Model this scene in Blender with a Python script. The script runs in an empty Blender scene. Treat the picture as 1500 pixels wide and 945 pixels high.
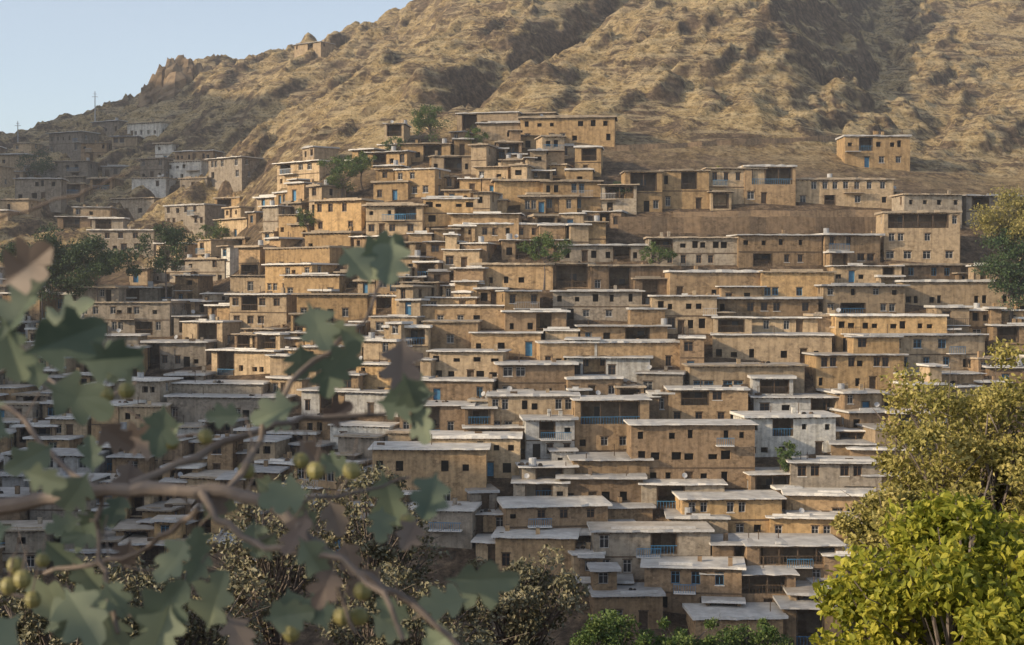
import bpy, math, random
import numpy as np
from mathutils import Vector, Matrix
random.seed(7); rng=np.random.default_rng(7)
F=2060.0; HZ=430.0
scene=bpy.context.scene
# ------------------------------------------------------------------ noise
LAT=rng.random((256,256))
def vn(x,y,s=0):
    x=np.asarray(x,float)+s*17.3+1000; y=np.asarray(y,float)+s*9.7+1000
    xi=np.floor(x).astype(int); yi=np.floor(y).astype(int)
    fx=x-xi; fy=y-yi; fx=fx*fx*(3-2*fx); fy=fy*fy*(3-2*fy)
    g=lambda a,b: LAT[a%256,b%256]
    return (g(xi,yi)*(1-fx)+g(xi+1,yi)*fx)*(1-fy)+(g(xi,yi+1)*(1-fx)+g(xi+1,yi+1)*fx)*fy
def fbm(x,y,o=4,s=0):
    t=0;a=.5
    for i in range(o):
        t=t+a*vn(x*2**i,y*2**i,s+i); a*=.5
    return t
def ridged(x,y,o=3,s=0):
    t=0;a=.55
    for i in range(o):
        t=t+a*(1-abs(2*vn(x*2**i,y*2**i,s+i)-1)); a*=.45
    return t
def sstep(a,b,x):
    t=np.clip((x-a)/(b-a),0,1); return t*t*(3-2*t)
# ------------------------------------------------------------------ terrain
D =[-60,0,3,8,15,40,100,140,170,200,230,260,300,350,400,450,520,700,1100]
near=[-1.2,-1.7,-2.3,-5.5,-9,-18,-34,-37]
cols={
-400:near+[-26,-14,-3,2,6,16,27,34,20,0,-20],
0:  near+[-26,-14,-3,4,11,25,38,47,40,10,0],
100:near+[-26,-14,-2,5,12,26,40,51,42,10,0],
200:near+[-26,-13,-2,5,12,28,46,61,50,20,0],
330:near+[-26,-13,-1,6,15,35,56,73,62,30,0],
400:near+[-25,-10,5,18,28,44,60,74,66,40,0],
500:near+[-23,-7,10,24,38,52,66,79,74,50,0],
600:near+[-21,-4,13,27,44,60,74,88,86,60,20],
700:near+[-21,-3.6,14,28,45,67,90,112,120,110,60],
850:near+[-21,-3.6,14,29,44,68,94,120,150,190,190],
1050:near+[-21,-3.6,14,27,48,73,98,124,160,210,210],
1130:near+[-21,-3.6,14,26,47,73,100,126,160,210,210],
1280:near+[-21,-4,13,23,34,50,70,96,140,200,200],
1500:near+[-22,-5,11,20,31,48,68,94,140,200,200],
2200:near+[-22,-5,11,20,34,54,78,104,140,200,200]}
ck=np.array(sorted(cols)); tab=np.array([cols[k] for k in ck],float)
GX=np.arange(-700,701,3.0); GY=np.arange(-60,1101,3.0)
XX,YY=np.meshgrid(GX,GY)
P=np.clip(750+F*XX/np.maximum(YY,90),ck[0],ck[-1])
ci=np.clip(np.searchsorted(ck,P)-1,0,len(ck)-2); cf=(P-ck[ci])/(ck[ci+1]-ck[ci]); cf=cf*cf*(3-2*cf)
di=np.clip(np.searchsorted(D,YY)-1,0,len(D)-2); Da=np.array(D,float); df=(YY-Da[di])/(Da[di+1]-Da[di])
G=(tab[ci,di]*(1-df)+tab[ci,di+1]*df)*(1-cf)+(tab[ci+1,di]*(1-df)+tab[ci+1,di+1]*df)*cf
near_mask=sstep(20,60,YY)
Gb=G.copy()
for it in range(5):
    p=np.pad(Gb,1,mode='edge')
    Gb=(p[:-2,1:-1]+p[2:,1:-1]+p[1:-1,:-2]+p[1:-1,2:]+2*p[1:-1,1:-1])/6
G=G*(1-near_mask)+Gb*near_mask
def base(x,y):
    x=np.asarray(x,float); y=np.asarray(y,float)
    fx=np.clip((x-GX[0])/3,0,len(GX)-1.001); fy=np.clip((y-GY[0])/3,0,len(GY)-1.001)
    i=fx.astype(int); j=fy.astype(int); u=fx-i; v=fy-j
    return (G[j,i]*(1-u)+G[j,i+1]*u)*(1-v)+(G[j+1,i]*(1-u)+G[j+1,i+1]*u)*v
def H(x,y):
    x=np.asarray(x,float); y=np.asarray(y,float)
    z=base(x,y)
    m=sstep(248,300,y)
    wx=8*(fbm(x/22,y/22,3,41)-.45)
    xs=x-.48*(y-300)+wx
    z=z+m*(9*(ridged(xs/36,y/80,2,5)-.55)+6.5*(ridged(xs/14,y/34,4,8)-.5)+2.8*(ridged(xs/5.5,y/13,3,2)-.5)+1.1*(fbm(x/2.2,y/3,3,12)-.4))
    z=z+m*(2.1*sstep(.52,.60,fbm(xs/9+3,y/18,5,21))+1.1*sstep(.52,.58,fbm(xs/3.5+9,y/6,4,31)))
    gx=22+(y-355)*.48
    z=z-m*8*np.exp(-((x-gx)/5.5)**2)*sstep(270,300,y)
    z=z+(1-m)*.7*(fbm(x/7,y/7,2,4)-.4)
    return z
def survey(az,el,d0=110,d1=620):
    d=np.arange(d0,d1,.5); h=H(az*d,d); k=np.argmax(h>=el*d)
    if h[k]<el*d[k]: return None
    return float(d[k])
# ------------------------------------------------------------------ materials
def newmat(name):
    m=bpy.data.materials.new(name); m.use_nodes=True
    nt=m.node_tree; b=nt.nodes['Principled BSDF']; return m,nt,b
def N(nt,t,**k):
    n=nt.nodes.new(t)
    for a,v in k.items():
        if a.startswith('i_'): n.inputs[a[2:].replace('_',' ')].default_value=v
        else: setattr(n,a,v)
    return n
def ramp(nt,stops):
    r=nt.nodes.new('ShaderNodeValToRGB'); e=r.color_ramp.elements
    while len(e)<len(stops): e.new(.5)
    for q,(p,c) in zip(e,stops): q.position=p; q.color=(*c,1) if len(c)==3 else c
    return r
def mix(nt,fac,a,b,blend='MIX'):
    m=nt.nodes.new('ShaderNodeMix'); m.data_type='RGBA'; m.blend_type=blend
    for s,v in ((0,fac),(6,a),(7,b)):
        if hasattr(v,'is_linked') or hasattr(v,'links'): nt.links.new(v,m.inputs[s])
        else: m.inputs[s].default_value=v if s==0 else (*v,1)
    return m.outputs[2]
def wallmat(name,c1,c2,mort,stone=.6):
    m,nt,b=newmat(name); L=nt.links.new
    tc=N(nt,'ShaderNodeTexCoord'); sx=N(nt,'ShaderNodeSeparateXYZ'); L(tc.outputs['Object'],sx.inputs[0])
    ad=N(nt,'ShaderNodeMath'); L(sx.outputs[0],ad.inputs[0]); L(sx.outputs[1],ad.inputs[1])
    oi=N(nt,'ShaderNodeObjectInfo'); of=N(nt,'ShaderNodeMath',operation='MULTIPLY'); L(oi.outputs['Random'],of.inputs[0]); of.inputs[1].default_value=50
    ad2=N(nt,'ShaderNodeMath'); L(ad.outputs[0],ad2.inputs[0]); L(of.outputs[0],ad2.inputs[1])
    cb=N(nt,'ShaderNodeCombineXYZ'); L(ad2.outputs[0],cb.inputs[0]); L(sx.outputs[2],cb.inputs[1]); L(of.outputs[0],cb.inputs[2])
    mv=N(nt,'ShaderNodeMapping'); mv.inputs['Scale'].default_value=(2.6,4.2,1); L(cb.outputs[0],mv.inputs[0])
    vo=N(nt,'ShaderNodeTexVoronoi',i_Scale=1.0); L(mv.outputs[0],vo.inputs['Vector'])
    sc=N(nt,'ShaderNodeSeparateColor'); L(vo.outputs['Color'],sc.inputs[0])
    cr=ramp(nt,[(0,mort),(.35,c2),(1,c1)]); L(sc.outputs[0],cr.inputs[0])
    avg=tuple((p+q)/2 for p,q in zip(c1,c2))
    r=ramp(nt,[(.38,(0,0,0)),(.56,(1,1,1))]); n2=N(nt,'ShaderNodeTexNoise',i_Scale=.5,i_Detail=5); L(cb.outputs[0],n2.inputs['Vector']); L(n2.outputs[0],r.inputs[0])
    col=mix(nt,r.outputs[0],cr.outputs[0],avg)
    n3=N(nt,'ShaderNodeTexNoise',i_Scale=1.4,i_Detail=8,i_Roughness=.72); L(cb.outputs[0],n3.inputs['Vector'])
    r3=ramp(nt,[(.3,(.5,.48,.46)),(.5,(.95,.95,.95)),(.72,(1.25,1.22,1.15))]); L(n3.outputs[0],r3.inputs[0])
    col=mix(nt,1.0,col,r3.outputs[0],'MULTIPLY')
    mp=N(nt,'ShaderNodeMapping'); mp.inputs['Scale'].default_value=(2.2,.18,1); L(cb.outputs[0],mp.inputs[0])
    n4=N(nt,'ShaderNodeTexNoise',i_Scale=1.0,i_Detail=4); L(mp.outputs[0],n4.inputs['Vector'])
    r4=ramp(nt,[(.36,(.68,.66,.63)),(.52,(1,1,1))]); L(n4.outputs[0],r4.inputs[0]); col=mix(nt,.8,col,r4.outputs[0],'MULTIPLY')
    rv=ramp(nt,[(0,(.62,.60,.58)),(.5,(.95,.92,.88)),(1,(1.22,1.16,1.05))]); L(oi.outputs['Random'],rv.inputs[0])
    col=mix(nt,1.0,col,rv.outputs[0],'MULTIPLY')
    L(col,b.inputs['Base Color']); b.inputs['Roughness'].default_value=.95; b.inputs['Specular IOR Level'].default_value=.2
    bp=N(nt,'ShaderNodeBump',i_Strength=.7,i_Distance=.08); L(n3.outputs[0],bp.inputs['Height'])
    L(bp.outputs[0],b.inputs['Normal']); return m
def plain(name,c1,c2,scale=2,rough=.9,spec=.3,objrand=True,metal=0):
    m,nt,b=newmat(name); L=nt.links.new
    tc=N(nt,'ShaderNodeTexCoord'); nz=N(nt,'ShaderNodeTexNoise',i_Scale=scale,i_Detail=6,i_Roughness=.65); L(tc.outputs['Object'],nz.inputs['Vector'])
    r=ramp(nt,[(.35,c1),(.65,c2)]); L(nz.outputs[0],r.inputs[0]); col=r.outputs[0]
    if objrand:
        oi=N(nt,'ShaderNodeObjectInfo'); rv=ramp(nt,[(0,(.65,.65,.66)),(1,(1.1,1.08,1.05))]); L(oi.outputs['Random'],rv.inputs[0])
        col=mix(nt,1.0,col,rv.outputs[0],'MULTIPLY')
    L(col,b.inputs['Base Color']); b.inputs['Roughness'].default_value=rough; b.inputs['Specular IOR Level'].default_value=spec; b.inputs['Metallic'].default_value=metal
    return m
WALLS=[wallmat('stone_tan',(.45,.325,.20),(.355,.255,.155),(.22,.155,.095)),
 wallmat('stone_brown',(.33,.24,.16),(.26,.19,.125),(.165,.12,.08)),
 wallmat('mud_ochre',(.50,.355,.19),(.43,.30,.165),(.32,.225,.125)),
 wallmat('mud_plaster',(.50,.395,.27),(.44,.345,.235),(.35,.27,.185)),
 wallmat('stone_grey',(.38,.335,.28),(.30,.265,.22),(.205,.175,.145)),
 wallmat('whitewash',(.60,.60,.58),(.53,.54,.54),(.45,.45,.44))]
ROOFS=[plain('cement_roof',(.38,.36,.33),(.58,.56,.52),.6),plain('mud_roof',(.33,.285,.23),(.50,.45,.38),.6)]
EDGES=[plain('roof_edge_pale',(.62,.60,.56),(.78,.76,.72),3),plain('roof_edge_mud',(.34,.27,.19),(.48,.40,.30),3),plain('roof_edge_cement',(.46,.45,.43),(.62,.61,.59),3)]
FR=[plain('frame_white',(.42,.41,.39),(.55,.54,.52),4),plain('frame_wood',(.16,.1,.06),(.24,.15,.09),4),plain('frame_blue',(.08,.22,.36),(.13,.30,.45),4)]
m,nt,b=newmat('glass_dark'); b.inputs['Base Color'].default_value=(.012,.013,.016,1); b.inputs['Roughness'].default_value=.35; GLASS=m
WOOD=plain('old_timber',(.08,.055,.035),(.16,.11,.07),3)
METAL=plain('painted_metal',(.35,.36,.37),(.5,.5,.5),3,.5)
BLUE=plain('blue_paint',(.04,.17,.33),(.08,.26,.44),3,.6)
DARK=plain('interior_shade_black',(.012,.010,.008),(.03,.025,.02),3)  # near-black colour paints unlit rooms behind wall holes; also used on rooftop pots
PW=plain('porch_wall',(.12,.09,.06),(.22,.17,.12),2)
# ------------------------------------------------------------------ mesh builder
class MB:
    def __init__(s): s.v=[];s.f=[];s.m=[]
    def q(s,a,b,c,d,m): 
        n=len(s.v); s.v+= [a,b,c,d]; s.f.append((n,n+1,n+2,n+3)); s.m.append(m)
    def box(s,x0,x1,y0,y1,z0,z1,m,mt=None):
        n=len(s.v); s.v+=[(x0,y0,z0),(x1,y0,z0),(x1,y1,z0),(x0,y1,z0),(x0,y0,z1),(x1,y0,z1),(x1,y1,z1),(x0,y1,z1)]
        for k,fc in enumerate([(0,3,2,1),(4,5,6,7),(0,1,5,4),(1,2,6,5),(2,3,7,6),(3,0,4,7)]):
            s.f.append(tuple(n+i for i in fc)); s.m.append(mt if (k==1 and mt is not None) else m)
    def cyl(s,c,r,h,m,n=8,r2=None):
        r2=r if r2 is None else r2; k=len(s.v); x,y,z=c
        for i in range(n):
            a=2*math.pi*i/n; s.v.append((x+r*math.cos(a),y+r*math.sin(a),z))
        for i in range(n):
            a=2*math.pi*i/n; s.v.append((x+r2*math.cos(a),y+r2*math.sin(a),z+h))
        for i in range(n): s.f.append((k+i,k+(i+1)%n,k+n+(i+1)%n,k+n+i)); s.m.append(m)
        s.f.append(tuple(range(k+n,k+2*n))); s.m.append(m)
    def tube(s,pts,rad,m,n=6):
        pts=[Vector(p) for p in pts]; k=len(s.v)
        for i,p in enumerate(pts):
            t=(pts[min(i+1,len(pts)-1)]-pts[max(i-1,0)]).normalized()
            u=t.orthogonal().normalized() if i==0 else (u-t*u.dot(t)).normalized()
            w=t.cross(u)
            for j in range(n):
                a=2*math.pi*j/n; s.v.append(tuple(p+(u*math.cos(a)+w*math.sin(a))*rad[i]))
        for i in range(len(pts)-1):
            for j in range(n):
                s.f.append((k+i*n+j,k+i*n+(j+1)%n,k+(i+1)*n+(j+1)%n,k+(i+1)*n+j)); s.m.append(m)
        s.f.append(tuple(range(k+(len(pts)-1)*n,k+len(pts)*n))); s.m.append(m)
    def wall(s,org,u,W,z0,z1,ops,mw):
        nx,ny=u[1],-u[0]
        P=lambda a,z,dp=0:(org[0]+u[0]*a-nx*dp,org[1]+u[1]*a-ny*dp,z)
        us=sorted({0,W,*[o[0] for o in ops],*[o[1] for o in ops]}); vs=sorted({z0,z1,*[o[2] for o in ops],*[o[3] for o in ops]})
        for i in range(len(us)-1):
            for j in range(len(vs)-1):
                cu=(us[i]+us[i+1])/2; cv=(vs[j]+vs[j+1])/2
                if not any(o[0]<cu<o[1] and o[2]<cv<o[3] for o in ops):
                    s.q(P(us[i],vs[j]),P(us[i+1],vs[j]),P(us[i+1],vs[j+1]),P(us[i],vs[j+1]),mw)
        for (a,b2,c,d,dp,kind) in ops:
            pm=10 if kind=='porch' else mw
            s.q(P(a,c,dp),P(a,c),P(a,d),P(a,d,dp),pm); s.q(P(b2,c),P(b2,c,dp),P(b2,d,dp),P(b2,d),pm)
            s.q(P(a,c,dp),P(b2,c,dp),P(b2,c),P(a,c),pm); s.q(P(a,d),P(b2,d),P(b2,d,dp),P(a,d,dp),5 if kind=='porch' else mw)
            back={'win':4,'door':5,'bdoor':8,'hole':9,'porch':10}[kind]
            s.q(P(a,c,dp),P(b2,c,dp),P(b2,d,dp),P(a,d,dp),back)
            def bar(ua,ub,va,vb,m,d0,d1):
                pts=[P(ua,va,d0),P(ub,va,d0),P(ub,vb,d0),P(ua,vb,d0),P(ua,va,d1),P(ub,va,d1),P(ub,vb,d1),P(ua,vb,d1)]
                n=len(s.v); s.v+=pts
                for fc in [(0,1,2,3),(0,4,5,1),(1,5,6,2),(2,6,7,3),(3,7,4,0)]: s.f.append(tuple(n+i for i in fc)); s.m.append(m)
            if kind=='win':
                t=.06; d0=dp-.1; d1=dp-.01
                bar(a,a+t,c,d,3,d0,d1); bar(b2-t,b2,c,d,3,d0,d1); bar(a+t,b2-t,c,c+t,3,d0,d1); bar(a+t,b2-t,d-t,d,3,d0,d1)
                mid=(a+b2)/2; bar(mid-.03,mid+.03,c+t,d-t,3,d0+.02,d1); 
                zz=c+(d-c)*.68; bar(a+t,mid-.03,zz,zz+.045,3,d0+.02,d1); bar(mid+.03,b2-t,zz,zz+.045,3,d0+.02,d1)
                bar(a-.1,b2+.1,d+.01,d+.13,5,-.03,.02)
                if random.random()<.5: bar(a-.08,b2+.08,c-.09,c-.005,2,-.07,.02)
            elif kind in('door','bdoor'):
                bar(a-.08,b2+.08,d+.01,d+.15,5,-.03,.02)
            elif kind=='porch':
                k=max(1,int((b2-a)/1.9))
                for i in range(k+1):
                    uu=a+.1+(b2-a-.2)*i/k; bar(uu-.06,uu+.06,c,d,5,.05,.2)
                rm=8 if random.random()<.35 else 5
                bar(a+.02,b2-.02,c+.85,c+.92,rm,.0,.06)
                nb=int((b2-a)/.35)
                for i in range(nb): uu=a+.1+(b2-a-.2)*i/max(nb,1); bar(uu,uu+.04,c,c+.85,rm,.01,.05)
                uu=a+.5; bar(uu,uu+.9,c,c+min(2,d-c-.3),5,dp-.04,dp-.001)
                if b2-a>3: bar(uu+1.5,uu+2.4,c+.8,c+min(2,d-c-.3),4,dp-.04,dp-.001)
    def obj(s,name,mats,smooth=False):
        me=bpy.data.meshes.new(name); me.from_pydata(s.v,[],s.f)
        for m in mats: me.materials.append(m)
        me.polygons.foreach_set('material_index',s.m)
        if smooth: me.polygons.foreach_set('use_smooth',[True]*len(s.f))
        me.update(); o=bpy.data.objects.new(name,me); scene.collection.objects.link(o); return o
# ------------------------------------------------------------------ houses
nhouse=0
def block(b,x0,x1,y0,dep,z0,Hh,ns,porch,winp,found,clutter):
    W=x1-x0; sh=Hh/ns; ops=[]; prow=None
    if porch: prow=ns-1
    elif W>3.2 and random.random()<.42: prow=random.randrange(ns)
    for s_ in range(ns):
        b0=z0+s_*sh
        if sh<1.9 or W<1.8: continue
        a=0.35+random.random()*.5
        pr=None
        if prow==s_:
            pw=min(W-.8,random.uniform(1.8,4.5) if not porch else W*.8); pa=random.uniform(.4,W-.4-pw); pr=(pa,pa+pw)
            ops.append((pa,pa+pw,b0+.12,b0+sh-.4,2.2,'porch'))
        dooru=random.uniform(.6,max(.7,W-1.8)) if (s_==0 and W>3) else None
        ww=random.choice([.8,.9,1.0,1.2]); gap=random.uniform(.6,1.8); paired=random.random()<.35; wh=random.uniform(1.1,1.5)*min(1,sh/2.8)
        si=b0+random.uniform(.7,.95)*min(1,sh/2.8); k=0; hole=random.random()<.35
        while a+ww<W-.35:
            ok=(pr is None or a+ww<pr[0]-.2 or a>pr[1]+.2)
            if ok and dooru is not None and a<dooru+1.15 and a+ww>dooru-.2: ok=False
            if ok and random.random()<winp:
                kind='hole' if (hole or random.random()<.15) else 'win'
                hh=wh if kind=='win' else wh*random.uniform(.55,1.0)
                w2=ww if kind=='win' else ww*random.uniform(.7,1)
                ops.append((a,a+w2,si+random.uniform(-.05,.05),min(si+hh,b0+sh-.42),.28 if kind=='win' else .6,kind))
            k+=1
            a+=ww+(gap*.3 if (paired and k%2==1) else gap+random.random()*.9)
        if dooru is not None and not(pr and dooru+1.1>pr[0] and dooru<pr[1]) and random.random()<.6:
            ops.append((dooru,dooru+.95,b0+.02,b0+min(1.95,sh-.45),.3,'bdoor' if random.random()<.18 else ('hole' if random.random()<.3 else 'door')))
    zt=z0+Hh-.24
    b.wall((x0,y0),(1,0),W,z0-found,zt,ops,0)
    def side():
        o=[]
        for s_ in range(ns):
            if sh>=1.9 and dep>4 and random.random()<.6:
                a=random.uniform(.8,1.8); o.append((a,a+.8,z0+s_*sh+.9,z0+s_*sh+min(2.05,sh-.45),.22,'win' if random.random()<.6 else 'hole'))
        return o
    b.wall((x1,y0),(0,1),dep,z0-found,zt,side(),0)
    sl=[(dep-o[1],dep-o[0],*o[2:]) for o in side()]
    b.wall((x0,y0+dep),(0,-1),dep,z0-found,zt,sl,0)
    b.wall((x1,y0+dep),(-1,0),W,z0-found,zt,[],0)
    ov=random.uniform(.3,.75); n=max(3,int(W/.8)); th=random.uniform(.16,.34)
    top=[];bot=[]; sag=random.uniform(-.1,.1); yb=y0+dep+.1
    for i in range(n+1):
        t=i/n; xx=x0-ov*.7+(W+1.4*ov)*t; yo=y0-ov+random.uniform(-.14,.14); dz=random.uniform(-.07,.07)+sag*math.sin(t*3.1)
        top.append(((xx,yo,zt+th+dz),(xx,yb,zt+th+.05))); bot.append(((xx,yo,zt+.003+random.uniform(0,.06)),(xx,yb,zt+.003)))
    for i in range(n):
        b.q(bot[i][0],bot[i+1][0],top[i+1][0],top[i][0],2); b.q(top[i][0],top[i+1][0],top[i+1][1],top[i][1],1)
        b.q(bot[i+1][0],bot[i][0],bot[i][1],bot[i+1][1],5)
    b.q(bot[0][1],bot[0][0],top[0][0],top[0][1],2); b.q(bot[n][0],bot[n][1],top[n][1],top[n][0],2)
    k=int(W/.7)
    for i in range(k):
        xx=x0+.3+i*.7+random.uniform(-.08,.08); b.box(xx,xx+.12,y0-ov*.75,y0-.003,zt-.13,zt-.005,5)
    zr=zt+th+.03
    if random.random()<.4:
        xa=x0+random.uniform(0,W*.5); xb=random.uniform(xa+.5,x1); b.box(xa,max(xb,xa+.6),y0-.1,y0+.12,zr-.02,zr+random.uniform(.1,.3),2)
    for s_ in range(1,ns):
        zz=z0+s_*sh
        if random.random()<.55: b.box(x0+.02,x1-.02,y0-.05,y0-.003,zz-.25,zz-.1,5)
        if random.random()<.4 and W>3.5:
            bw=random.uniform(1.8,min(4,W)); bx=random.uniform(x0,x1-bw); b.box(bx,bx+bw,y0-1.1,y0-.06,zz-.12,zz,2)
            rm=random.choice([8,8,5,6])
            b.box(bx,bx+bw,y0-1.1,y0-1.05,zz+.85,zz+.92,rm)
            for i in range(int(bw/.25)+1): b.box(bx+i*.25,bx+i*.25+.04,y0-1.09,y0-1.05,zz,zz+.85,rm)
    if clutter:
        for _ in range(random.randrange(0,5)):
            t=random.random(); xx=random.uniform(x0+.3,x1-.3); yy=y0+random.uniform(.2,dep*.6)
            if t<.3: b.box(xx,xx+.45,yy,yy+.45,zr-.05,zr+random.uniform(.35,.9),0,7)
            elif t<.62: b.cyl((xx,yy,zr-.05),.05,random.uniform(.6,1.5),5,6)
            elif t<.70: b.cyl((xx,yy,zr-.02),.45,.9,6,10)
            elif t<.74:
                b.cyl((xx,yy,zr-.05),.03,.5,6,5); kk=len(b.v); ax=Vector((random.uniform(-.6,.6),-1,.5)).normalized(); u=ax.orthogonal().normalized(); w=ax.cross(u); c=Vector((xx,yy-.05,zr+.55))
                b.v.append(tuple(c-ax*.08))
                for i in range(10): 
                    an=i*math.pi/5; b.v.append(tuple(c+(u*math.cos(an)+w*math.sin(an))*.33))
                for i in range(10): b.f.append((kk,kk+1+i,kk+1+(i+1)%10)); b.m.append(6)
            elif t<.9:
                for q in range(random.randrange(2,6)):
                    s_=random.uniform(.15,.4); x2=xx+random.uniform(-.8,.8); b.cyl((x2,yy+random.uniform(-.2,.3),zr-.05),s_,s_*.9,random.choice([5,0,7]),7,s_*.5)
            else: b.box(xx,xx+.9,yy,yy+.25,zr-.02,zr+.3,5)
    return zr
def make_house(x,y,z,W,Hh,rot,wall,edge,frame,porch=False,dep=None,found=2.4,clutter=True,winp=.85,name='stone_house',wing=False):
    global nhouse
    b=MB(); dep=dep or random.uniform(5,6.5); ns=max(1,round(Hh/2.9))
    block(b,-W/2,W/2,0,dep,0,Hh,ns,porch,winp,found,clutter)
    if wing and W>4:
        ww=random.uniform(.3,.55)*W; left=random.random()<.5; xa=-W/2+.1 if left else W/2-ww-.1
        if random.random()<.6:
            wd=random.uniform(1.2,2.4); drop=random.uniform(.7,1.3)*wd*.6
            block(b,xa,xa+ww,-wd-.004,wd-.12,-drop,max(2.3,min(Hh*.75,3)),1,False,winp,found,False)
        else:
            block(b,xa,xa+ww,1.6,2.8,Hh+.02,2.3,1,False,winp,.25,False)
    o=b.obj(name,[wall,ROOFS[0] if edge is EDGES[0] else ROOFS[1],edge,frame,GLASS,WOOD,METAL,DARK,BLUE,DARK,PW])
    o.location=(x,y,z); o.rotation_euler=(0,0,rot); nhouse+=1
    return o
def contour_rot(x,y):
    e=6; gx=float(base(x+e,y)-base(x-e,y)); gy=float(base(x,y+e)-base(x,y-e))
    return max(-.7,min(.7,math.atan2(-gx,max(gy,.01))*.8))
rects=[]
def pick_style(px,py):
    if px<330: w=random.choices(WALLS,[2,2,.5,2,4,1.2])[0]
    elif py<340 or px<620 and py<560: w=random.choices(WALLS,[4,1,3,5,.5,.3])[0]
    else: w=random.choices(WALLS,[5,5,1.2,3,2.0,.3])[0]
    e=random.choices(EDGES,[6,1.5,2] if py>420 else [3,4,2])[0]
    return w,e,random.choices(FR,[4,4,1.0])[0]
def survey_house(p0,p1,pt,pb,st='',rotj=.14):
    az=((p0+p1)/2-750)/F; el=(HZ-pb)/F; d=survey(az,el)
    if d is None: return
    W=(p1-p0)/F*d; Hh=max(2.3,(pb-pt)/F*d); x=az*d; y=d
    w,e,f=pick_style((p0+p1)/2,pt)
    if 'w' in st: w=WALLS[5]
    if 'g' in st: w=WALLS[4]
    if 'o' in st: w=WALLS[2]
    if 'c' in st: w=WALLS[3]
    if 'e' in st: e=EDGES[0]
    if 'B' in st: f=FR[2]
    r=contour_rot(x,y)+random.uniform(-rotj,rotj)
    if 's' in st: r=random.uniform(-.05,.05)
    make_house(x,y,el*d,W,Hh,r,w,e,f,porch=('p' in st),wing=('s' not in st and random.random()<.3))
    rects.append((p0,p1,pt,pb))
LM="""668 760 165 197 c;700 762 180 207 c;745 812 166 190 c;762 900 172 212 o;1236 1332 199 246 os;392 482 237 272 c;535 600 222 247 o;588 660 210 238 o;632 702 228 256 c;575 640 247 290 o
545 600 266 296 o;650 690 278 302 o;725 800 264 302 o;795 880 265 312 oB;762 845 287 314 o;880 932 270 314 gp;915 970 250 312 ;968 1038 249 308 ;1035 1120 246 300 c;1090 1165 243 300 p;1165 1308 262 303 c
1322 1410 284 332 g;1410 1500 286 332 g;1295 1405 310 386 ps;950 1080 347 392 ;1080 1205 343 392 ;1205 1292 343 390 ;455 535 293 342 o;535 620 300 346 c;620 700 290 332 o;660 760 312 352 ;680 840 327 352 e
400 470 313 347 o;300 380 320 352 c;440 520 340 376 o;820 950 358 386 ;735 830 350 382 ;690 810 386 424 ;810 868 385 422 pB;865 982 388 430 ;980 1115 397 440 ;1115 1222 397 440 oB
1220 1320 388 416 ;1205 1327 417 462 c;1320 1460 387 412 ;1322 1490 411 452 ;1420 1500 453 502 ;1225 1387 461 516 oe;1260 1450 489 546 cB;955 1050 432 490 ;1050 1200 436 464 ;1085 1197 464 490 e;1045 1217 489 532 e
810 940 425 470 ;740 830 455 492 ;850 978 476 508 B;790 1000 500 546 ;600 742 446 482 ;620 700 470 512 ;690 792 486 522 ;830 952 522 560 we;628 737 513 562 ;730 842 532 586 e;1010 1180 534 582 c;1195 1326 518 574 o
1320 1447 546 582 e;980 1096 569 622 e;1105 1242 580 616 we;1092 1227 609 672 we;715 847 578 640 c;842 952 584 662 pe;925 1107 620 716 e;770 842 613 674 e;620 762 640 702 e;680 772 625 662 e;545 712 656 746 e
595 692 746 806 e;765 842 682 732 e;840 952 672 722 ;752 832 706 746 e;820 942 699 746 e;940 1062 708 748 e;1100 1167 693 732 pe;1160 1292 676 740 e;1155 1337 724 776 e;1000 1147 729 792 e;740 892 740 800 e
725 842 786 842 e;870 1042 777 852 ;980 1067 758 796 e;1130 1252 757 800 e;1045 1150 796 852 e;1095 1237 798 862 ep;945 1087 830 906 eB;1030 1167 840 906 ep;870 972 872 926 e;1210 1312 813 866 e
300 410 512 552 ce;325 430 430 482 c;260 332 470 512 c;370 500 362 402 o;375 470 386 432 o;330 402 402 434 c;410 502 402 442 o;430 542 430 472 o;80 160 430 458 g;160 232 420 452 g;205 346 379 416 g;100 252 442 492 g;210 302 500 542 g
100 202 490 532 g;225 387 560 602 ge;240 422 580 622 ge;0 137 665 722 we;40 132 702 790 ;0 36 695 742 w;385 482 520 562 e;430 592 572 612 we;480 572 622 657 we;585 692 592 642 ;600 722 556 592 e;1160 1210 870 930 ;1150 1235 890 950 e;1020 1150 905 960
65 130 194 226 g;130 182 178 198 g;182 242 180 202 w;295 366 231 266 g;0 42 226 262 c;80 132 236 268 g;242 300 236 266 w;230 312 300 332 g;130 226 336 372 g;160 232 290 318 g;425 478 67 76 c;18 50 211 222 c"""
for t in LM.replace('\n',';').split(';'):
    k=t.split()
    if len(k)>=4: survey_house(*[float(q) for q in k[:4]],st=k[4] if len(k)>4 else '')
def inpoly(x,y,P):
    c=False;j=len(P)-1
    for i in range(len(P)):
        if (P[i][1]>y)!=(P[j][1]>y) and x<(P[j][0]-P[i][0])*(y-P[i][1])/(P[j][1]-P[i][1])+P[i][0]: c=not c
        j=i
    return c
VP=[(-60,430),(80,425),(200,390),(300,360),(300,335),(390,325),(400,255),(480,255),(540,235),(660,190),(800,200),(870,265),(900,310),(1160,300),(1310,300),(1320,345),(1420,390),(1560,420),(1560,580),(1400,600),(1340,680),(1320,870),(1200,950),(900,960),(860,860),(740,850),(680,810),(500,840),(-60,850)]
EX=[(895,1300,302,345),(475,548,235,292),(600,665,165,215),(780,815,335,380),(1430,1500,330,450),(25,195,345,425)]
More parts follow.
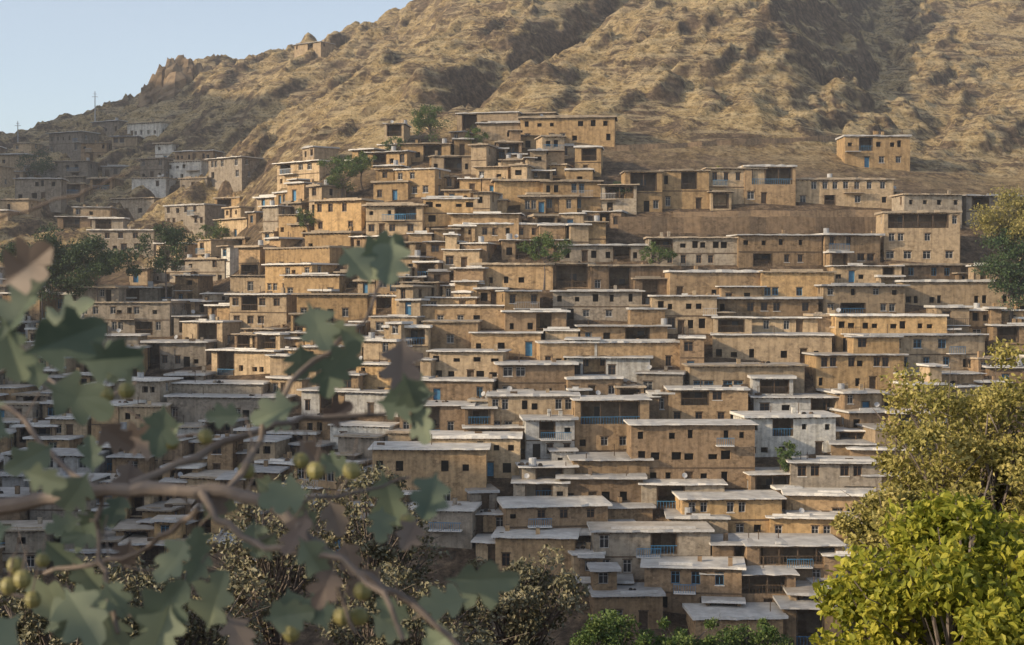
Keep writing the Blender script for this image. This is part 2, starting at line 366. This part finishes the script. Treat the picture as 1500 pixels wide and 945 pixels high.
def ov(r,s):
    w=min(r[1],s[1])-max(r[0],s[0]); h=min(r[3],s[3])-max(r[2],s[2])
    return 0 if w<=0 or h<=0 else w*h/((r[1]-r[0])*(r[3]-r[2]))
y=148.0
while y<268:
    x=-100.0+random.uniform(0,4)
    while x<105:
        W=random.choice([2.8,3.2,3.6,4,4.5,5,5.5,6,7]); yy=y+random.uniform(-2.4,2.4); xc=x+W/2; z=float(H(xc,yy))+random.uniform(-.5,.5); Hh=random.choice([2.4,2.6,2.8,3.0,3.3,5.2])
        pc=750+F*xc/yy; pb=HZ-F*z/yy; pt=pb-F*Hh/yy; hw=W/2*F/yy
        r=(pc-hw,pc+hw,pt,pb)
        if inpoly(pc,pb,VP) and not any(ov(r,(e[0],e[1],e[2],e[3]))>.3 for e in EX) and sum(ov(r,s) for s in rects)<.6 and not any(ov(s,r)>.4 for s in rects):
            w,e,f=pick_style(pc,pt); make_house(xc,yy,z,W,Hh,contour_rot(xc,yy)+random.uniform(-.25,.25),w,e,f,wing=random.random()<.3); rects.append(r)
            x+=W+random.choice([0.05,.1,.6])
        else: x+=1.5
    y+=2.3
FP=[(-60,235),(60,225),(130,200),(200,190),(240,200),(300,245),(375,250),(345,320),(250,335),(-60,345)]
y=270.0
while y<440:
    x=-200.0
    while x<-55:
        W=random.uniform(5,11); z=float(H(x+W/2,y)); pc=750+F*(x+W/2)/y; pb=HZ-F*z/y; Hh=random.choice([2.8,3,5.2])
        r=(pc-W/2*F/y,pc+W/2*F/y,pb-F*Hh/y,pb)
        if inpoly(pc,pb,FP) and random.random()<.45 and sum(ov(r,s) for s in rects)<.3:
            w,e,f=pick_style(pc,pb); make_house(x+W/2,y,z,W,Hh,contour_rot(x,y)*.5+random.uniform(-.2,.2),w,e,f); rects.append(r); x+=W+1
        else: x+=5
    y+=7
print('houses',nhouse)
# ------------------------------------------------------------------ terrain mesh
def axis(segs):
    out=[]
    for a,b_,s in segs: out+=list(np.arange(a,b_,s))
    return np.array(out)
ax_=axis([(-2600,-700,120),(-700,-260,20),(-260,-180,6),(-180,130,1.0),(130,260,6),(260,700,20),(700,2700,120)])
ay_=axis([(-800,-60,60),(-60,0,6),(0,130,3.5),(130,250,2.2),(250,470,.9),(470,600,5),(600,1100,25),(1100,3200,120)])
TX,TY=np.meshgrid(ax_,ay_); TZ=H(TX,TY)
far=sstep(900,1500,np.hypot(TX,TY)); TZ=TZ*(1-far)+far*(-10+60*fbm(TX/500,TY/500,3,1))
nx,ny=len(ax_),len(ay_)
vs=np.stack([TX,TY,TZ],-1).reshape(-1,3)
idx=np.arange(nx*ny).reshape(ny,nx)
fc=np.stack([idx[:-1,:-1],idx[:-1,1:],idx[1:,1:],idx[1:,:-1]],-1).reshape(-1,4)
def np_mesh(name,v,f,mats,smooth=False,mi=None):
    me=bpy.data.meshes.new(name); me.vertices.add(len(v)); me.vertices.foreach_set('co',np.asarray(v,np.float32).ravel())
    k=f.shape[1]; me.loops.add(f.size); me.loops.foreach_set('vertex_index',f.ravel().astype(np.int32))
    me.polygons.add(len(f)); me.polygons.foreach_set('loop_start',np.arange(0,f.size,k,dtype=np.int32)); me.polygons.foreach_set('loop_total',np.full(len(f),k,np.int32))
    for m in mats: me.materials.append(m)
    if mi is not None: me.polygons.foreach_set('material_index',np.asarray(mi,np.int32))
    me.polygons.foreach_set('use_smooth',np.full(len(f),smooth)); me.update(calc_edges=True)
    o=bpy.data.objects.new(name,me); scene.collection.objects.link(o); return o
def mountain(name,village=True):
    m,nt,b=newmat(name); L=nt.links.new
    geo=N(nt,'ShaderNodeNewGeometry'); sp=N(nt,'ShaderNodeSeparateXYZ'); L(geo.outputs['Position'],sp.inputs[0])
    n1=N(nt,'ShaderNodeTexNoise',i_Scale=.09,i_Detail=9,i_Roughness=.8); L(geo.outputs['Position'],n1.inputs['Vector'])
    n2=N(nt,'ShaderNodeTexNoise',i_Scale=.6,i_Detail=8,i_Roughness=.8); L(geo.outputs['Position'],n2.inputs['Vector'])
    mp=N(nt,'ShaderNodeMapping'); mp.inputs['Scale'].default_value=(.07,.05,.8); mp.inputs['Rotation'].default_value=(0,.15,0); L(geo.outputs['Position'],mp.inputs[0])
    n3=N(nt,'ShaderNodeTexNoise',i_Scale=1.0,i_Detail=7,i_Roughness=.7,i_Distortion=.6); L(mp.outputs[0],n3.inputs['Vector'])
    grass=ramp(nt,[(.34,(.24,.155,.07)),(.5,(.52,.38,.185)),(.62,(.74,.58,.32))]); L(n2.outputs[0],grass.inputs[0])
    rock=ramp(nt,[(.36,(.06,.045,.03)),(.5,(.17,.12,.08)),(.64,(.36,.26,.165))]); L(n2.outputs[0],rock.inputs[0])
    rm=ramp(nt,[(.455,(0,0,0)),(.515,(1,1,1))]); L(n1.outputs[0],rm.inputs[0])
    stk=ramp(nt,[(.5,(0,0,0)),(.56,(1,1,1))]); L(n3.outputs[0],stk.inputs[0])
    c=mix(nt,rm.outputs[0],rock.outputs[0],grass.outputs[0])
    f2=N(nt,'ShaderNodeMath',operation='MULTIPLY'); L(stk.outputs[0],f2.inputs[0]); f2.inputs[1].default_value=.55
    c=mix(nt,f2.outputs[0],c,(.72,.58,.35))
    for sc_,lo,hi,k in ((.33,.14,.26,.7),(.8,.16,.32,.65),(1.7,.2,.36,.5)):
        vo=N(nt,'ShaderNodeTexVoronoi',i_Scale=sc_); L(geo.outputs['Position'],vo.inputs['Vector'])
        vr=ramp(nt,[(lo,(1,1,1)),(hi,(0,0,0))]); L(vo.outputs['Distance'],vr.inputs[0])
        vm=N(nt,'ShaderNodeMath',operation='MULTIPLY'); L(vr.outputs[0],vm.inputs[0]); vm.inputs[1].default_value=k
        c=mix(nt,vm.outputs[0],c,(.08,.055,.03))
    sn=N(nt,'ShaderNodeSeparateXYZ'); L(geo.outputs['Normal'],sn.inputs[0])
    sr=ramp(nt,[(.58,(1,1,1)),(.74,(0,0,0))]); L(sn.outputs[2],sr.inputs[0])
    c=mix(nt,sr.outputs[0],c,rock.outputs[0])
    if village:
        mr=N(nt,'ShaderNodeMapRange'); L(sp.outputs[1],mr.inputs[0]); mr.inputs[1].default_value=245; mr.inputs[2].default_value=272
        c=mix(nt,mr.outputs[0],rock.outputs[0],c)
    L(c,b.inputs['Base Color']); b.inputs['Roughness'].default_value=1; b.inputs['Specular IOR Level'].default_value=.1
    bp=N(nt,'ShaderNodeBump',i_Strength=.9,i_Distance=2.0); L(n2.outputs[0],bp.inputs['Height']); L(bp.outputs[0],b.inputs['Normal'])
    return m
MTN=mountain('dry_mountain'); 
np_mesh('mountain_terrain',vs,fc,[MTN],True)
# ------------------------------------------------------------------ added unseen ridge, profile shaped to shade the left village and far-left hill
EL=math.radians(22); tv=Vector((-.925,-.38,0)).normalized(); sunv=Vector((tv.x*math.cos(EL),tv.y*math.cos(EL),math.sin(EL)))
S=np.arange(-120,620,8.0); U=np.arange(-90,91,6.0)
SS,UU=np.meshgrid(S,U)
Hs=np.interp(S,[-120,60,95,150,300,320,345,500,620],[0,0,62,68,70,95,148,155,140])
HH=np.tile(Hs,(len(U),1))
zz=-30+(HH+30)*np.clip(1-np.abs(UU)/90,0,1)**.9+5*(fbm(SS/15,UU/15,3,6)-.5)*np.clip(1.3-np.abs(UU)/90,0,1)
uu=160+UU
vx=uu*tv.x+SS*tv.y; vy=uu*tv.y-SS*tv.x
v3=np.stack([vx,vy,zz],-1).reshape(-1,3); ii=np.arange(v3.shape[0]).reshape(len(U),len(S))
f3=np.stack([ii[:-1,:-1],ii[1:,:-1],ii[1:,1:],ii[:-1,1:]],-1).reshape(-1,4)
np_mesh('shading_hill',v3,f3,[MTN],True)
# ------------------------------------------------------------------ rock crag
ROCK=plain('crag_rock',(.12,.085,.055),(.32,.235,.15),.35,1,.1,False)
def crag():
    b=MB(); d=425
    for px,top,hw,dy in [(238,98,9,0),(249,86,10,2),(262,79,11,4),(275,84,11,3),(288,90,9,5),(300,95,13,6),(316,98,14,7),(245,104,12,-4),(262,98,13,-5),(280,104,12,-4),(232,114,9,-3),(298,110,13,-2),(270,116,20,-8),(330,102,13,8),(222,128,9,-4),(345,104,14,8)]:
        x=(px-750)/F*d; zt=(HZ-top)/F*d; r=hw/F*d; n=9; k=len(b.v); rings=7; z0=(HZ-165)/F*d
        for i in range(rings):
            t=i/(rings-1); z=z0+(zt-z0)*t; rr=r*(1.5-.65*t) if i<rings-1 else r*.4
            for j in range(n):
                a=2*math.pi*j/n; q=rr*(1+random.uniform(-.25,.25)); b.v.append((x+q*math.cos(a),d+dy+q*1.3*math.sin(a),z+random.uniform(-.6,.6)))
        for i in range(rings-1):
            for j in range(n): b.f.append((k+i*n+j,k+i*n+(j+1)%n,k+(i+1)*n+(j+1)%n,k+(i+1)*n+j)); b.m.append(0)
        b.f.append(tuple(k+(rings-1)*n+j for j in range(n))); b.m.append(0)
    b.obj('rock_crag',[ROCK])
crag()
# ------------------------------------------------------------------ foliage
def leafmat(name,c1,c2,c3,tr=.35,sc=.8):
    m,nt,b=newmat(name); L=nt.links.new
    g=N(nt,'ShaderNodeNewGeometry'); nz=N(nt,'ShaderNodeTexNoise',i_Scale=sc,i_Detail=3); L(g.outputs['Position'],nz.inputs['Vector'])
    ad=N(nt,'ShaderNodeMath',operation='MULTIPLY_ADD'); L(g.outputs['Random Per Island'],ad.inputs[0]); ad.inputs[1].default_value=.5; L(nz.outputs[0],ad.inputs[2])
    r=ramp(nt,[(.4,c1),(.72,c2),(1.0,c3)]); L(ad.outputs[0],r.inputs[0]); L(r.outputs[0],b.inputs['Base Color']); b.inputs['Roughness'].default_value=.55; b.inputs['Specular IOR Level'].default_value=.3
    if tr>0:
        t=N(nt,'ShaderNodeBsdfTranslucent'); L(r.outputs[0],t.inputs[0]); mx=N(nt,'ShaderNodeMixShader'); mx.inputs[0].default_value=tr
        L(b.outputs[0],mx.inputs[1]); L(t.outputs[0],mx.inputs[2]); L(mx.outputs[0],nt.nodes['Material Output'].inputs[0])
    return m
BARK=plain('bark',(.10,.08,.07),(.20,.165,.14),8,objrand=False)
LIME=leafmat('leaves_lime',(.11,.14,.02),(.28,.29,.035),(.46,.42,.06),.45,1.2)
OLIVE=leafmat('leaves_olive',(.14,.135,.035),(.30,.265,.075),(.44,.37,.13),.3)
DULL=leafmat('leaves_dull',(.08,.08,.05),(.15,.14,.08),(.24,.21,.13),0)
GREEN=leafmat('leaves_green',(.04,.08,.02),(.08,.13,.03),(.14,.18,.05),.2)
DGREEN=leafmat('leaves_dark',(.02,.045,.015),(.04,.07,.025),(.07,.11,.035),0)
def leaves(cent,rad,n,size,up=.3):
    """n folded leaves scattered in clumps"""
    cent=np.array(cent); rad=np.array(rad); k=rng.integers(0,len(cent),n)
    g=rng.normal(size=(n,3)); g/=np.linalg.norm(g,axis=1)[:,None]
    p=cent[k]+g*(rng.random(n)**.45)[:,None]*rad[k][:,None]*np.array([1,1,.75])
    u=rng.normal(size=(n,3)); u/=np.linalg.norm(u,axis=1)[:,None]
    w=rng.normal(size=(n,3))+np.array([0,0,up*3]); w=w-u*(u*w).sum(1)[:,None]; w/=np.linalg.norm(w,axis=1)[:,None]; s=np.cross(u,w)
    L_=size*rng.uniform(.6,1.25,n)[:,None]; hw=L_*.3
    a=p; tip=p+u*L_; m1=p+u*L_*.35; m2=p+u*L_*.75
    V=np.stack([a,m1+s*hw+w*hw*.4,m2+s*hw*.7+w*hw*.3,tip,m2-s*hw*.7+w*hw*.3,m1-s*hw+w*hw*.4],1).reshape(-1,3)
    b0=(np.arange(n)*6)[:,None]
    Fc=np.concatenate([b0+np.array([[0,1,2,3]]),b0+np.array([[0,3,4,5]])]); return V,Fc
def tree(name,x,y,zc,rx,rz,nclump,nleaf,size,mat,zg=None,clr=.33,lean=0,ry=None,trunk=.16):
    ry=ry or rx
    zg=float(H(x,y))-.2 if zg is None else zg
    cs=[];rs=[]
    while len(cs)<nclump:
        g=rng.normal(size=3); g/=np.linalg.norm(g); r=rng.random()**.4; q=g*r*min(1.08,1+.1*rng.normal())
        cs.append((x+q[0]*rx,y+q[1]*ry,zc+q[2]*rz)); rs.append(min(rx,rz)*clr*rng.uniform(.5,1.25))
    V,Fc=leaves(cs,rs,nleaf,size)
    b=MB(); t0=Vector((x+lean,y,zg)); t1=Vector((x,y,zc-rz*.45)); mid=(t0+t1)/2+Vector((random.uniform(-.3,.3),random.uniform(-.3,.3),0))
    b.tube([t0,mid,t1],[trunk*1.3,trunk,trunk*.75],0,8)
    for c in cs[:min(len(cs),70)]:
        c=Vector(c); s=mid.lerp(t1,random.uniform(.5,1)); mm=s.lerp(c,.5)+Vector((random.uniform(-.1,.1)*rx,random.uniform(-.1,.1)*rx,-.05*rz))
        b.tube([s,mm,c],[trunk*.45,trunk*.25,trunk*.06],0,5)
        for _ in range(3):
            e=c+Vector(rng.normal(size=3))*rs[0]*.8; b.tube([mm.lerp(c,random.random()),e],[trunk*.12,trunk*.03],0,4)
    bv=np.array([tuple(q) for q in b.v]); quads=[f if len(f)==4 else None for f in b.f]; bf=np.array([q for q in quads if q])
    allv=np.concatenate([bv,V]); allf=np.concatenate([bf,Fc+len(bv)]); mi=[0]*len(bf)+[1]*len(Fc)
    return np_mesh(name,allv,allf,[BARK,mat],False,mi)
def pt(px,py,d): return ((px-750)/F*d,d,(HZ-py)/F*d)
def tree_at(name,px,py,rpx,rpy,d,nc,nl,size,mat,**k):
    x,y,z=pt(px,py,d); return tree(name,x,y,z,rpx/F*d,rpy/F*d,nc,nl,size,mat,**k)
tree_at('walnut_tree',1410,915,195,165,14,90,24000,.095,LIME,clr=.28)
tree_at('oak_tree',1445,705,180,175,32,150,38000,.12,OLIVE,clr=.22)
tree_at('oak_tree',1315,770,75,70,30,34,7000,.12,OLIVE,clr=.4)
tree_at('almond_tree',400,815,110,110,42,50,5000,.16,DULL,clr=.28)
tree_at('almond_tree',540,800,100,110,46,50,5000,.16,DULL,clr=.28)
tree_at('almond_tree',745,890,110,85,44,55,7500,.15,DULL,clr=.3)
tree_at('almond_tree',600,925,130,90,40,50,7000,.15,DULL,clr=.3)
tree_at('almond_tree',260,900,150,100,38,60,8000,.15,DULL,clr=.3)
tree_at('almond_tree',90,930,130,90,36,50,8000,.15,DULL,clr=.3)
tree_at('plum_tree',900,940,70,38,90,30,6000,.22,GREEN,clr=.45)
tree_at('plum_tree',1010,945,70,32,92,30,6000,.22,GREEN,clr=.45)
tree_at('plum_tree',1110,950,60,34,94,30,5000,.22,GREEN,clr=.45)
def veg(name,px,pb,rpx,rpy,nl,size,mat,d=None,nc=26,fw=1.0):
    az=(px-750)/F; d=d or survey(az,(HZ-pb)/F); z=(HZ-(pb-rpy*1.0))/F*d
    return tree(name,az*d,d-fw,z,rpx/F*d,rpy/F*d,nc,nl,size,mat,clr=.42,trunk=.12)
veg('mulberry_tree',65,430,50,44,10000,.4,DGREEN,d=222); veg('mulberry_tree',145,430,55,44,10000,.4,DGREEN,d=221); veg('mulberry_tree',105,425,50,36,7000,.4,DGREEN,d=224);veg('mulberry_tree',245,400,34,36,5000,.35,DGREEN,d=226)
veg('mulberry_tree',325,358,26,16,2200,.3,GREEN,fw=3); veg('mulberry_tree',505,282,32,26,4000,.3,GREEN,fw=5); veg('mulberry_tree',535,262,22,18,2200,.3,GREEN,fw=5)
veg('mulberry_tree',633,207,28,23,3600,.3,GREEN,fw=4); veg('mulberry_tree',795,386,36,20,3600,.28,GREEN,fw=7); veg('mulberry_tree',1040,277,22,14,1800,.28,LIME,fw=4)
veg('mulberry_tree',1475,450,42,62,9000,.35,DGREEN,d=197,nc=60); veg('mulberry_tree',1478,360,44,40,8000,.35,OLIVE,d=198,nc=50); veg('mulberry_tree',960,387,26,15,1800,.28,GREEN,fw=5)  # olive crown over the dark one colours in that tree's sunlit top
veg('mulberry_tree',60,265,26,22,2200,.4,DGREEN,fw=4); veg('mulberry_tree',1145,690,14,24,1500,.28,GREEN,fw=4); veg('mulberry_tree',455,335,18,14,1300,.28,GREEN,fw=4); veg('mulberry_tree',700,215,18,12,1200,.28,GREEN,fw=4)
veg('mulberry_tree',905,292,16,12,1100,.28,DGREEN,fw=4); veg('mulberry_tree',580,225,16,10,1000,.28,GREEN,fw=4)
# ------------------------------------------------------------------ hawthorn in the foreground
HL=leafmat('hawthorn_leaf',(.09,.12,.085),(.15,.185,.13),(.21,.24,.16),.35,20)
HR=leafmat('hawthorn_leaf_red',(.13,.10,.085),(.18,.14,.115),(.22,.18,.15),.3,20)
HF=plain('haw_fruit',(.17,.16,.06),(.25,.22,.09),30,.5,.3,False)
OUT=[(0,0),(.05,.16),(.20,.24),(.33,.33),(.31,.42),(.16,.45),(.26,.56),(.35,.67),(.29,.75),(.15,.75),(.17,.87),(.10,.97),(0,1)]
OUT=OUT+[(-a,b_) for a,b_ in OUT[-2:0:-1]]
hb=MB()
def hleaf(c,size,m,ang=None,tilt=.6):
    c=Vector(c); ang=random.uniform(0,6.28) if ang is None else ang
    R=Matrix.Rotation(random.uniform(-tilt,tilt),3,'Z')@Matrix.Rotation(math.pi/2+random.uniform(-tilt,tilt),3,'X')@Matrix.Rotation(ang,3,'Z')
    k=len(hb.v); cu=random.uniform(-.3,.3); fo=random.uniform(.1,.55)
    f=lambda a,b_: tuple(c+R@Vector((a*size,(b_-.0)*size,(abs(a)*fo+cu*b_*b_)*size)))
    hb.v.append(f(0,.5)); 
    for a,b_ in OUT: hb.v.append(f(a*random.uniform(.85,1.15),b_+random.uniform(-.02,.02) if 0<b_<1 else b_))
    n=len(OUT)
    for i in range(n): hb.f.append((k,k+1+i,k+1+(i+1)%n)); hb.m.append(m)
def berry(c,r):
    k=len(hb.v); c=Vector(c)
    for i in range(1,6):
        for j in range(8):
            t=math.pi*i/6; p=2*math.pi*j/8; hb.v.append(tuple(c+Vector((math.sin(t)*math.cos(p),math.sin(t)*math.sin(p),math.cos(t)*1.05))*r))
    for i in range(4):
        for j in range(8): hb.f.append((k+i*8+j,k+i*8+(j+1)%8,k+(i+1)*8+(j+1)%8,k+(i+1)*8+j)); hb.m.append(3)
    hb.f.append(tuple(k+j for j in range(8))); hb.m.append(3); hb.f.append(tuple(k+32+j for j in range(8))); hb.m.append(3)
    hb.tube([c+Vector((0,0,r)),c+Vector((.004,0,r+.018))],[.0008,.0008],0,4)
BR=[([(-150,745,1.25),(0,742,1.15),(100,728,1.1),(190,715,1.08),(260,716,1.05),(330,722,1.05),(400,742,1.03),(440,775,1.0)],11,7),
 ([(440,775,1.0),(480,812,1.0),(540,850,.98),(600,882,.98),(660,930,.97),(700,990,.97)],6,3),
 ([(190,715,1.08),(260,680,1.1),(330,650,1.12),(400,622,1.13),(470,610,1.15),(560,606,1.17),(620,590,1.2)],6,2.5),
 ([(330,722,1.05),(360,680,1.06),(390,620,1.07),(430,560,1.08),(480,515,1.1),(535,470,1.12),(560,410,1.14)],5,2.5),
 ([(290,720,1.05),(320,760,1.03),(370,795,1.02),(430,812,1.0),(500,820,.98),(560,870,.96),(590,940,.95)],5,3),
 ([(-60,560,1.3),(20,600,1.27),(60,650,1.22),(110,700,1.15),(150,722,1.1)],4,4),
 ([(60,842,1.2),(130,828,1.18),(200,812,1.15),(250,780,1.1),(290,745,1.06)],3,4),
 ([(145,724,1.1),(140,780,1.1),(150,840,1.08),(170,930,1.05)],4,3),
 ([(-100,600,1.4),(-20,560,1.38),(30,530,1.36),(90,570,1.33),(150,590,1.3),(200,560,1.3)],3,2),
 ([(180,600,1.2),(240,640,1.2),(300,640,1.2)],2,2),([(180,830,1.1),(250,845,1.1),(290,870,1.1)],2,1.5),
 ([(470,812,1.0),(500,870,1.0),(520,930,1.0)],3,2),([(400,742,1.03),(460,730,1.05),(540,720,1.1),(600,700,1.12)],3,2),
 ([(-80,900,1.3),(0,870,1.28),(80,880,1.25),(180,900,1.2),(260,930,1.2)],3,2),([(-40,330,1.1),(40,310,1.1),(110,285,1.1),(170,262,1.1),(205,245,1.1)],2,1.2)]
for pts,r0,r1 in BR:
    P3=[Vector(pt(*p)) for p in pts]; Q=[];
    for i in range(len(P3)-1):
        for t in (0,.33,.66): Q.append(P3[i].lerp(P3[i+1],t)+Vector((random.uniform(-1,1),random.uniform(-1,1),random.uniform(-1,1)))*.0022)
    Q.append(P3[-1]); n=len(Q)
    hb.tube(Q,[(r0+(r1-r0)*i/(n-1))*.0006*(1+.15*random.uniform(-1,1)) for i in range(n)],0,8)
    for i in range(2,n,2):
        if random.random()<.35 and pts[0][1]>350:
            e=Q[i]+Vector((random.uniform(-.02,.02),random.uniform(-.02,.03),random.uniform(-.03,.03))); hb.tube([Q[i],e],[.0009,.0006],0,4)
            hleaf(e,random.uniform(.026,.042),2 if random.random()<.25 else 1)
hb.tube([(-1.75,1.3,float(H(-1.7,1.3))-.2),(-1.65,1.3,-1.2),(-1.4,1.3,-.6),Vector(pt(-150,745,1.25))+Vector((-.2,0,-.05)),pt(-150,745,1.25)],[.06,.05,.035,.012,.0075],0,8)
LV=[(575,345,90,3.3,1),(540,420,75,.3,1),(520,380,80,1.2,1),(500,360,70,2.5,1),(450,440,90,2.9,1),(440,500,80,3.0,1),(480,470,60,2.2,1),(470,560,85,.6,1),(590,490,90,3.2,2),(590,545,75,2.8,1),
(30,520,130,1.2,1),(0,500,120,.4,1),(60,560,110,2,1),(10,590,110,4.5,1),(215,505,75,4,1),(190,540,70,5,1),(240,590,80,3.3,1),(270,620,80,4.5,1),(170,640,75,1.6,2),(140,620,70,2.2,2),(440,590,80,4.3,1),(470,620,55,1,2),
(180,720,60,3.4,1),(130,690,90,3.8,1),(450,745,80,3.1,2),(480,730,60,2.8,2),(560,690,95,3.1,1),(640,690,90,3.5,1),(650,850,110,1.6,1),(690,880,80,4.6,1),(150,890,120,3.1,1),(90,860,110,2.5,1),(200,930,120,.8,1),(30,900,130,4,1),(250,880,110,3.5,1),
(190,790,60,3.5,2),(20,770,90,4.4,1),(60,790,70,2.4,1),(370,760,60,3,1),(625,575,60,5.2,1),(500,790,60,2.7,2),(560,740,60,3.3,1),(390,600,50,2.1,1),(30,690,70,1.9,1),(560,830,70,3.9,2),(420,860,60,3,1),
(0,420,110,1,2),(0,460,110,3,1),(110,530,100,1.5,1),(330,900,70,2.8,2),(300,800,60,3.6,1),(540,900,70,2,1),(20,640,90,5,1),
(60,500,100,.8,1),(80,650,80,4.2,1),(610,760,60,3.7,2),(120,940,120,5.6,1),(300,930,100,.3,1),(60,930,110,.9,1),(480,930,80,5.8,1),(380,910,80,1.4,1)]
for px,py,s,a,m in LV:
    d=1.1+random.uniform(-.12,.15)
    if px<60: d=.85
    c=pt(px,py,d); hleaf(c,s/F*d,m,ang=-a,tilt=.55)
for px,py in [(440,675),(462,690),(300,640),(185,572),(155,525),(155,578),(30,850),(60,822),(45,880),(20,830),(525,905),(500,905),(425,930),(360,690),(530,868),(597,765),(515,690),(10,860),(250,648)]:
    berry(pt(px,py,1.08+random.uniform(-.06,.08)),random.uniform(.0058,.0076))
for _ in range(700):  # unseen crown leaves, added sunward of the branch to keep it in shade
    g=rng.normal(size=3); g/=np.linalg.norm(g); q=g*rng.random()**.4
    hleaf((-1.9+q[0]*.85,.55+q[1]*.95,.40+q[2]*.6),random.uniform(.06,.09),1,tilt=1.5)
hb.obj('hawthorn_tree',[BARK,HL,HR,HF])
# ------------------------------------------------------------------ masts, retaining wall
def mast(px,pb,h):
    az=(px-750)/F; d=survey(az,(HZ-pb)/F) or 440; x=az*d; z=float(H(x,d)); b=MB(); b.cyl((0,0,-1),.22,h+1,0,6,.1)
    b.box(-.9,.9,-.06,.06,h*.8,h*.8+.12,0); b.box(-.5,.5,-.06,.06,h*.9,h*.9+.1,0)
    o=b.obj('antenna_mast',[METAL]); o.location=(x,d,z)
mast(141,180,8.5); mast(28,214,7)
def rwall(pxa,pxb,pya,pyb,h,name='retaining_wall'):
    b=MB(); n=16; pr=None
    for i in range(n+1):
        t=i/n; az=(pxa+(pxb-pxa)*t-750)/F; el=(HZ-(pya+(pyb-pya)*t))/F; d=survey(az,el); x=az*d; z=el*d
        cur=((x,d-.4,z-2),(x,d-.1,z+h+random.uniform(-.15,.15)),(x,d+.9,z+h+random.uniform(-.1,.1)),(x,d+.9,z-2))
        if pr:
            for k in range(3): b.q(pr[k],cur[k],cur[k+1],pr[k+1],0)
        pr=cur
    b.obj(name,[WALLS[1]])
rwall(905,1290,342,342,2.6); rwall(900,1240,222,205,.9); rwall(985,1290,322,318,1.2)
# ------------------------------------------------------------------ evening haze in the valley (a real homogeneous medium)
def haze(name,x0,x1,y0,y1,z0,z1,dens,col):
    b=MB(); b.box(x0,x1,y0,y1,z0,z1,0); m=bpy.data.materials.new(name+'_air'); m.use_nodes=True; nt=m.node_tree; nt.nodes.clear()
    o_=nt.nodes.new('ShaderNodeOutputMaterial'); v_=nt.nodes.new('ShaderNodeVolumeScatter'); v_.inputs['Density'].default_value=dens; v_.inputs['Color'].default_value=(*col,1); v_.inputs['Anisotropy'].default_value=.35
    nt.links.new(v_.outputs[0],o_.inputs['Volume']); b.obj(name,[m])
haze('haze_air',-330,330,70,560,-60,230,.0005,(.95,.97,1))
# ------------------------------------------------------------------ light, sky, camera
w=bpy.data.worlds.new('World'); scene.world=w; w.use_nodes=True; nt=w.node_tree; bg=nt.nodes['Background']
sk=nt.nodes.new('ShaderNodeTexSky'); sk.sky_type='NISHITA'; sk.sun_disc=False; sk.sun_elevation=EL; sk.sun_rotation=math.atan2(sunv.x,sunv.y); sk.dust_density=3; sk.air_density=1.0; sk.ozone_density=.8; sk.altitude=1200
hs=nt.nodes.new('ShaderNodeHueSaturation'); hs.inputs['Saturation'].default_value=.68; hs.inputs['Value'].default_value=1.45
nt.links.new(sk.outputs[0],hs.inputs['Color']); nt.links.new(hs.outputs[0],bg.inputs[0]); bg.inputs[1].default_value=.15
sl=bpy.data.lights.new('sun','SUN'); sl.energy=5; sl.angle=math.radians(.6); sl.color=(1,.81,.56)
so=bpy.data.objects.new('sun',sl); so.rotation_euler=sunv.to_track_quat('Z','Y').to_euler(); scene.collection.objects.link(so)
cd=bpy.data.cameras.new('camera'); cd.lens=36*F/1500; cd.sensor_width=36; cd.clip_end=6000; cd.clip_start=.05
cd.dof.use_dof=True; cd.dof.focus_distance=190; cd.dof.aperture_fstop=15
co=bpy.data.objects.new('camera',cd); co.rotation_euler=(math.pi/2-math.atan(42.5/F),0,0); scene.collection.objects.link(co); scene.camera=co
scene.view_settings.view_transform='Standard'; scene.view_settings.look='None'; scene.view_settings.exposure=0
